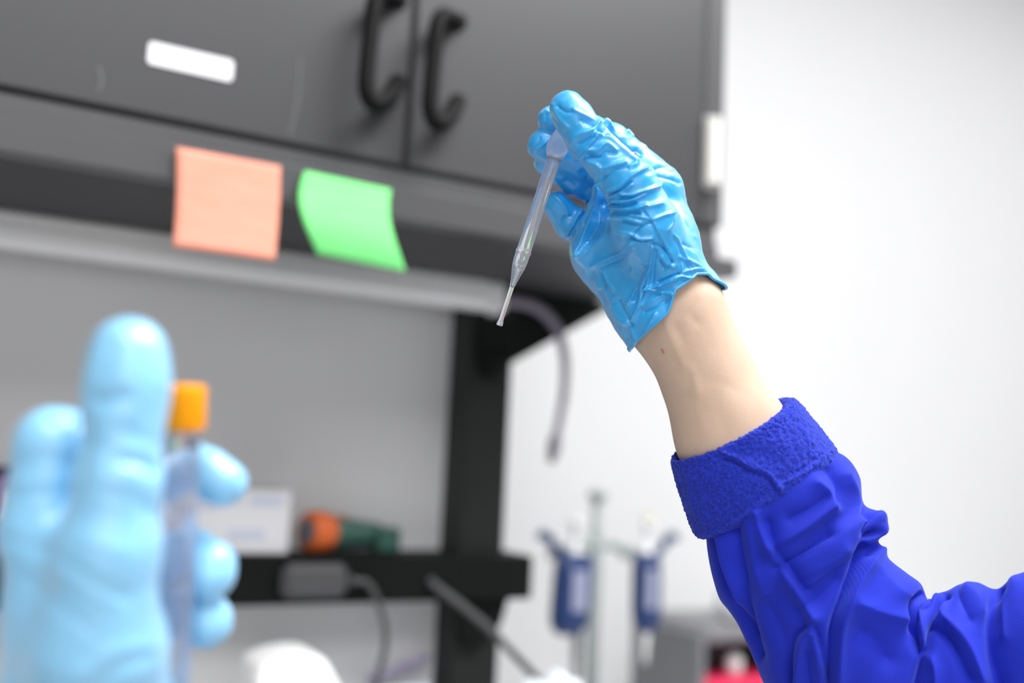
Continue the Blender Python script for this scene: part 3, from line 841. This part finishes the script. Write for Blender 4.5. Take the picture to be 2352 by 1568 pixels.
SL = [((1622, 1200), (1885, 1025), .597, 1), ((1622, 1245), (1940, 1048), .597, 1), ((1628, 1290), (1972, 1095), .596, 1), ((1638, 1335), (1983, 1158), .595, 1),
      ((1652, 1375), (2026, 1180), .594, 1), ((1672, 1402), (2034, 1222), .593, 1), ((1692, 1432), (2016, 1246), .592, 1), ((1712, 1470), (2040, 1284), .590, 1), ((1734, 1520), (2080, 1318), .588, 1),
      ((1755, 1570), (2112, 1342), .586, .95), ((1800, 1660), (2127, 1372), .584, .9), ((1880, 1760), (2136, 1384), .582, .85), ((1990, 1840), (2150, 1366), .578, .8),
      ((2090, 1870), (2176, 1358), .576, .8), ((2180, 1880), (2206, 1343), .572, .8), ((2270, 1880), (2246, 1340), .57, .8), ((2350, 1870), (2290, 1354), .566, .8), ((2440, 1860), (2335, 1324), .562, .8),
      ((2560, 1850), (2440, 1285), .556, .8), ((2720, 1840), (2600, 1240), .548, .8), ((2900, 1830), (2780, 1200), .54, .8)]
NR, NC = 330, 300
V, Fc, S = tube_surface(SL, NR, NC, .78, .7)
cl = np.repeat(V.reshape(NR, NC, 3).mean(1), NC, 0)
Fc, N = fix_normals(V, Fc, cl)
SF = [ # left facets
    ([(1637, 1236), (1651, 1308), (1680, 1380), (1720, 1460)], -2.2, 9), ([(1646, 1230), (1664, 1300), (1694, 1380)], 1.6, 14),
    ([(1688, 1215), (1701, 1285), (1714, 1377), (1722, 1445), (1740, 1510)], -2.6, 14), ([(1738, 1180), (1759, 1244), (1793, 1303), (1830, 1358), (1868, 1420)], 2.8, 15),
    ([(1760, 1200), (1782, 1262), (1812, 1306), (1846, 1352)], -2.6, 15), ([(1720, 1210), (1728, 1280), (1752, 1360)], 1.2, 18),
    # crosswise folds
    ([(1788, 1302), (1848, 1264), (1902, 1222)], -3.0, 18), ([(1775, 1253), (1840, 1215), (1912, 1160)], 1.8, 20), ([(1820, 1190), (1860, 1172), (1900, 1142)], -1.8, 16),
    ([(1845, 1350), (1890, 1310), (1940, 1262)], 1.6, 22), ([(1835, 1400), (1880, 1370), (1920, 1330)], -1.2, 18),
    ([(1910, 1080), (1930, 1120), (1925, 1150)], -2.0, 20), ([(1950, 1090), (1968, 1130), (1970, 1170)], 1.2, 14), ([(1880, 1110), (1905, 1130), (1915, 1160)], 1.6, 14),
    # the seam from the bulge down
    ([(2014, 1226), (1990, 1252), (1967, 1299), (1930, 1381), (1912, 1436), (1906, 1514), (1903, 1580)], -4.2, 11), ([(2022, 1262), (2000, 1290), (1978, 1330), (1946, 1400), (1930, 1460), (1924, 1580)], 2.8, 17),
    ([(2024, 1176), (2038, 1200), (2026, 1226), (2000, 1248)], 2.0, 11), ([(1985, 1172), (2002, 1190), (1992, 1222)], -2.0, 9), ([(2008, 1262), (1998, 1274)], -2.5, 8),
    # bottom pleats
    ([(1864, 1440), (1839, 1477), (1830, 1528), (1825, 1580)], 2.4, 12), ([(1852, 1440), (1822, 1480), (1812, 1580)], -2.4, 12), ([(1866, 1455), (1884, 1537), (1890, 1580)], 1.8, 8), ([(1872, 1440), (1886, 1490), (1896, 1560)], -1.8, 8), ([(1850, 1500), (1858, 1580)], -1.2, 10),
    ([(1770, 1400), (1800, 1470), (1812, 1560)], -1.0, 22),
    # forearm right half
    ([(1976, 1390), (2030, 1408), (2080, 1420)], 1.6, 22), ([(1984, 1454), (2020, 1476), (2040, 1510)], -1.8, 26), ([(2020, 1310), (2060, 1350), (2100, 1372)], .8, 22),
    # elbow crease rolls
    ([(2124, 1362), (2102, 1386), (2098, 1430), (2104, 1470), (2114, 1492)], -3.6, 9), ([(2150, 1366), (2128, 1392), (2122, 1430), (2122, 1474)], 2.6, 11),
    ([(2170, 1372), (2150, 1396), (2138, 1424), (2130, 1480), (2118, 1530), (2108, 1580)], -4.4, 11), ([(2176, 1376), (2168, 1402), (2158, 1430)], 1.8, 8),
    ([(2146, 1431), (2176, 1462), (2204, 1504), (2232, 1560)], -2.6, 12), ([(2160, 1410), (2192, 1440), (2226, 1490), (2256, 1560)], 2.0, 16), ([(2128, 1500), (2146, 1540), (2150, 1590)], 2.2, 15),
    ([(2296, 1352), (2280, 1390), (2276, 1440), (2282, 1500), (2300, 1580)], -3.0, 16), ([(2220, 1352), (2244, 1372), (2256, 1400)], 1.4, 26), ([(2330, 1340), (2310, 1390), (2306, 1460)], 1.6, 22), ([(2200, 1345), (2204, 1370), (2228, 1420)], -1.2, 14)]
V = wrinkle(V, N, SF, 2.2)
N = vnormals(V, Fc)
V = V + N * (.0007 * fnoise(V, 32, 11, 2))[:, None]
sleeve = obj('sleeve', V, Fc, M['sleeve'], person)
uvl = sleeve.data.uv_layers.new(name='UVMap')
ju = np.array([l.vertex_index for l in sleeve.data.loops]); row = ju // NC; colm = ju % NC
uv = np.stack([colm / NC * .30 * 1.0, row / NR * .42], 1); uvl.data.foreach_set('uv', uv.ravel())

CU = [((1600, 1150), (1812, 1010), .598, .95), ((1574, 1098), (1800, 960), .598, .95), ((1558, 1070), (1794, 934), .598, .95), ((1549, 1056), (1803, 918), .598, .98), ((1543, 1058), (1822, 914), .598, 1), ((1545, 1078), (1838, 928), .598, 1),
      ((1556, 1120), (1872, 970), .597, 1), ((1574, 1175), (1902, 1008), .597, 1), ((1590, 1216), (1917, 1030), .597, 1), ((1600, 1232), (1916, 1042), .597, .98), ((1612, 1234), (1902, 1052), .597, .95), ((1624, 1222), (1886, 1046), .597, .92), ((1630, 1200), (1872, 1030), .597, .9)]
CR, CC = 190, 420
V, Fc, S = tube_surface(CU, CR, CC, .74, .7, sag=26)
# outward direction from the shape itself
mid = (P(1735, 1090, .597))
N = vnormals(V, Fc)
o_rows = slice(80 * CC, 120 * CC)
if (N[o_rows] * (V[o_rows] - mid)).sum() < 0: Fc = Fc[:, ::-1]; N = -N
CF = [([(1664, 1040), (1690, 1052), (1722, 1072), (1760, 1086), (1782, 1108), (1792, 1126)], 1.6, 7), ([(1666, 1056), (1690, 1064), (1722, 1084), (1752, 1092), (1772, 1112), (1780, 1130)], -1.8, 6),
      ([(1610, 1228), (1650, 1222), (1704, 1188), (1760, 1150), (1800, 1108), (1850, 1085), (1908, 1036)], .9, 6), ([(1606, 1216), (1650, 1210), (1700, 1176), (1752, 1140)], -.8, 6), ([(1800, 1098), (1850, 1072), (1900, 1030)], -.7, 5),
      ([(1580, 1090), (1590, 1150), (1612, 1210)], 1.0, 14), ([(1840, 960), (1850, 1000), (1880, 1040)], .8, 18), ([(1700, 1040), (1750, 1040), (1800, 1060)], -.8, 22)]
V = wrinkle(V, N, CF, 1.0); N = vnormals(V, Fc)
fl = fnoise(V, 420, 21, 2) + .9 * fnoise(V, 900, 23, 1) + .6 * fnoise(V, 120, 25, 1)
V = V + N * (.00062 * fl)[:, None]
cuff = obj('rolled_cuff', V, Fc, M['cuff'], sleeve)
cuff['label'] = 'turned-back fleece cuff'

# ------------------------------------------------------------------ transfer pipette in the raised hand
PA, PB = P(1284, 328, .5935), P(1147, 747, .598)
PAX = unit(PB - PA); PL = np.linalg.norm(PB - PA); U = PL / 440.5     # metres per px along the pipette
tp_ = thing('transfer_pipette', 'translucent plastic transfer pipette with a bulb, pinched in the raised gloved hand', 'pipette', PA)
def hollow(p0, prof, wall, n=40):
    pts = [p0 + PAX * (s * U) for s, r in prof]; rs = [r * U for s, r in prof]
    g = Geo(); g.tube(pts + pts[::-1], rs + [max(r - wall * U, .4 * U) for r in rs][::-1], n, False)
    nn = len(pts) * 2
    for k in range(n):
        a, b = (nn - 1) * n + k, (nn - 1) * n + (k + 1) % n
        g.f.append((a, b, (k + 1) % n, k))
    return g
hollow(PA, [tuple(p) for p in spline([(-54, 5), (-48, 9), (-36, 13), (-16, 20), (2, 25), (16, 25), (27, 22), (34, 18), (40, 16.5)], 40)], 2.2).obj('bulb', M['bulb'], tp_, True)
stem_prof = [tuple(p) for p in spline([(36, 15.6), (60, 15.6), (150, 15.8), (240, 16.5), (256, 17), (260, 18.2), (264, 18.2), (268, 17), (284, 16.6), (298, 15.5), (312, 12.5), (330, 8.6), (344, 6), (352, 5.2), (400, 5), (424, 5.2), (432, 6.6), (438, 7.4), (441, 6.2)], 110)]
hollow(PA, stem_prof, 3.0).obj('stem', M['pipette'], tp_, True)
sd = unit(np.cross(PAX, FWD)); fr = np.cross(PAX, sd)
for k, (s, a0, a1) in enumerate(((118, 100, 190), (92, -20, 50), (140, -20, 45), (186, -20, 45), (206, 100, 190), (232, -20, 45))):
    pts = [PA + PAX * (s * U) + 15.9 * U * (math.cos(math.radians(q)) * -sd + math.sin(math.radians(q)) * fr) for q in np.linspace(a0, a1, 14)]
    Geo().tube(pts, 1.3 * U, 8).obj('graduation_ridge', M['pipette'], tp_, True)
liq = [(292, 12.2), (300, 11.4), (312, 8.8), (330, 5.3), (342, 2.8), (348, 2.0)]
Geo().tube([PA + PAX * (s * U) for s, r in liq], [r * U for s, r in liq], 32).obj('liquid', M['liquid'], tp_, True)

# ------------------------------------------------------------------ left hand in front, holding a capped tube
ZL = .36
def JL(*js): return chain(*js, z0=ZL)
L_PALM = [JL((108, 1235, 6, 96), (150, 1420, 14, 120), (190, 1720, 18, 150)), JL((215, 1300, 16, 110), (240, 1500, 8, 120), (230, 1720, 14, 150)),
          JL((150, 1300, 40, 90), (170, 1500, 40, 110), (200, 1720, 34, 130)), JL((180, 1400, 58, 80), (190, 1560, 56, 90))]
L_THUMB = [JL((225, 1480, -4, 132), (250, 1260, -8, 108), (272, 1100, -8, 90), (286, 950, -6, 83), (293, 880, -5, 89), (296, 816, -4, 88))]
L_FINGERS = [JL((105, 1210, 8, 98), (125, 1022, 10, 84), (240, 1010, 34, 66), (400, 1052, 40, 58), (470, 1085, 40, 55), (514, 1108, 39, 54)),
             JL((140, 1290, 40, 80), (150, 1240, 56, 62), (300, 1255, 62, 58), (440, 1275, 46, 57), (480, 1300, 40, 57), (482, 1322, 38, 55)),
             JL((160, 1400, 52, 74), (170, 1390, 68, 60), (300, 1395, 70, 56), (430, 1405, 52, 54), (474, 1422, 44, 54), (476, 1432, 43, 52)),
             JL((180, 1540, 56, 70), (190, 1560, 72, 54), (300, 1580, 72, 50), (360, 1600, 60, 46), (385, 1620, 54, 42))]
L_WRIST = [JL((165, 1700, 22, 135), (130, 2150, 22, 160)), JL((235, 1700, 26, 135), (230, 2150, 26, 160))]
def left_field(X, glove=True):
    f = group(X, L_PALM, .012, .016)
    f = smin(f, group(X, L_WRIST, .02, .02), .03)
    f = smin(f, group(X, L_THUMB, .006, .006), .012)
    for c in L_FINGERS: f = smin(f, chain_field(X, c, .004), .005)
    return f
lo = np.array((-.09, .24, 1.10)); hi = np.array((.16, .54, 1.42))
V, Fc = volume_mesh(lambda X: left_field(X) + .0030, lo, hi, .0022)
lp = obj('person', V, Fc, M['skin'])
tag(lp, 'person in the foreground at left whose gloved left hand holds an orange-capped tube, thumb up', 'person')
V, Fc = volume_mesh(left_field, lo, hi, .0013)
q = (P(190, 1800, .38) - V) @ -R[:, 1]     # keep the part above the wrist line
V, Fc, _ = cut_open(V, Fc, q - .0)
N = vnormals(V, Fc)
LG = [([(210, 918), (245, 922), (284, 908)], -2.6, 13), ([(225, 890), (250, 830), (252, 790)], -.8, 18), ([(270, 985), (310, 990)], -.9, 12), ([(286, 1055), (325, 1062), (356, 1078)], -2.4, 12), ([(280, 1030), (330, 1035)], 1.0, 14),
      ([(186, 960), (190, 1040), (170, 1120), (130, 1190)], -2.0, 18), ([(45, 1060), (110, 1050), (170, 1065)], -.8, 12), ([(40, 1110), (100, 1100), (160, 1110)], .8, 12), ([(40, 1140), (100, 1135)], -.7, 10),
      ([(60, 1330), (130, 1390), (200, 1440)], -.9, 14), ([(110, 1290), (190, 1350), (270, 1390)], .8, 14), ([(150, 1290), (220, 1340), (290, 1370)], -.7, 12), ([(240, 1130), (320, 1150), (350, 1180)], -.7, 16), ([(200, 1240), (300, 1270)], .6, 16),
      ([(10, 1240), (60, 1250), (110, 1270)], -1.0, 16), ([(180, 1560), (260, 1500), (340, 1480)], .9, 18), ([(200, 1580), (280, 1530), (350, 1510)], -.9, 14),
      ([(480, 1050), (520, 1090)], .5, 12), ([(455, 1290), (475, 1260)], -.8, 8)]
V = wrinkle(V, N, LG, 1.0); N = vnormals(V, Fc)
V = V + N * (.0003 * fnoise(V, 110, 31, 2))[:, None]
lg = obj('glove', V, Fc, M['glove_baked_light'], lp)
loop = open_loop(Fc); L = V[np.array(loop)][::3]
Geo().tube(list(L) + [L[0]], .0012, 8, False).obj('rolled_edge', M['glove_baked_light'], lg, True)

# capped tube
TA, TB = P(424, 884, .379), P(394, 1560, .381)
TAX = unit(TB - TA); TU = .38 / F
tube = thing('sample_tube', 'clear capped sample tube with an orange screw cap, held upright in the foreground glove', 'tube', TB)
capp = [(0, 44), (3, 47.5), (8, 49), (60, 49.5), (94, 50), (101, 49), (103, 46)]
cg = Geo(); n = 72
for s, r in capp:
    for k in range(n):
        a = 2 * PI * k / n; rr = r + (.7 if k % 2 and 10 < s < 98 else 0)
        e1 = unit(np.cross(TAX, FWD)); e2 = np.cross(TAX, e1)
        cg.v.append(tuple(TA + TAX * (s * TU) + rr * TU * (math.cos(a) * e1 + math.sin(a) * e2)))
for j in range(len(capp) - 1):
    for k in range(n): cg.f.append((j * n + k, j * n + (k + 1) % n, (j + 1) * n + (k + 1) % n, (j + 1) * n + k))
cg.f.append(tuple(range(n))); cg.f.append(tuple(range((len(capp) - 1) * n, len(capp) * n)))
cg.obj('cap', M['orange_cap'], tube, True)
tb = [(96, 42.5), (110, 42.5), (112, 41), (300, 40.5), (700, 39.5), (780, 36), (850, 16), (862, 4)]
tp2 = [(TA + TAX * (s * TU), r * TU) for s, r in tb]
ti = [(p, max(r - 3.2 * TU, .5 * TU)) for p, r in tp2][::-1]
ti[0] = (ti[0][0] - TAX * 4 * TU, ti[0][1])
g = Geo(); g.tube([p for p, r in tp2 + ti], [r for p, r in tp2 + ti], 48, False)
nn = len(tp2) * 2
for k in range(48): g.f.append(((nn - 1) * 48 + k, (nn - 1) * 48 + (k + 1) % 48, (k + 1) % 48, k))
g.obj('tube_wall', M['tube'], tube, True)
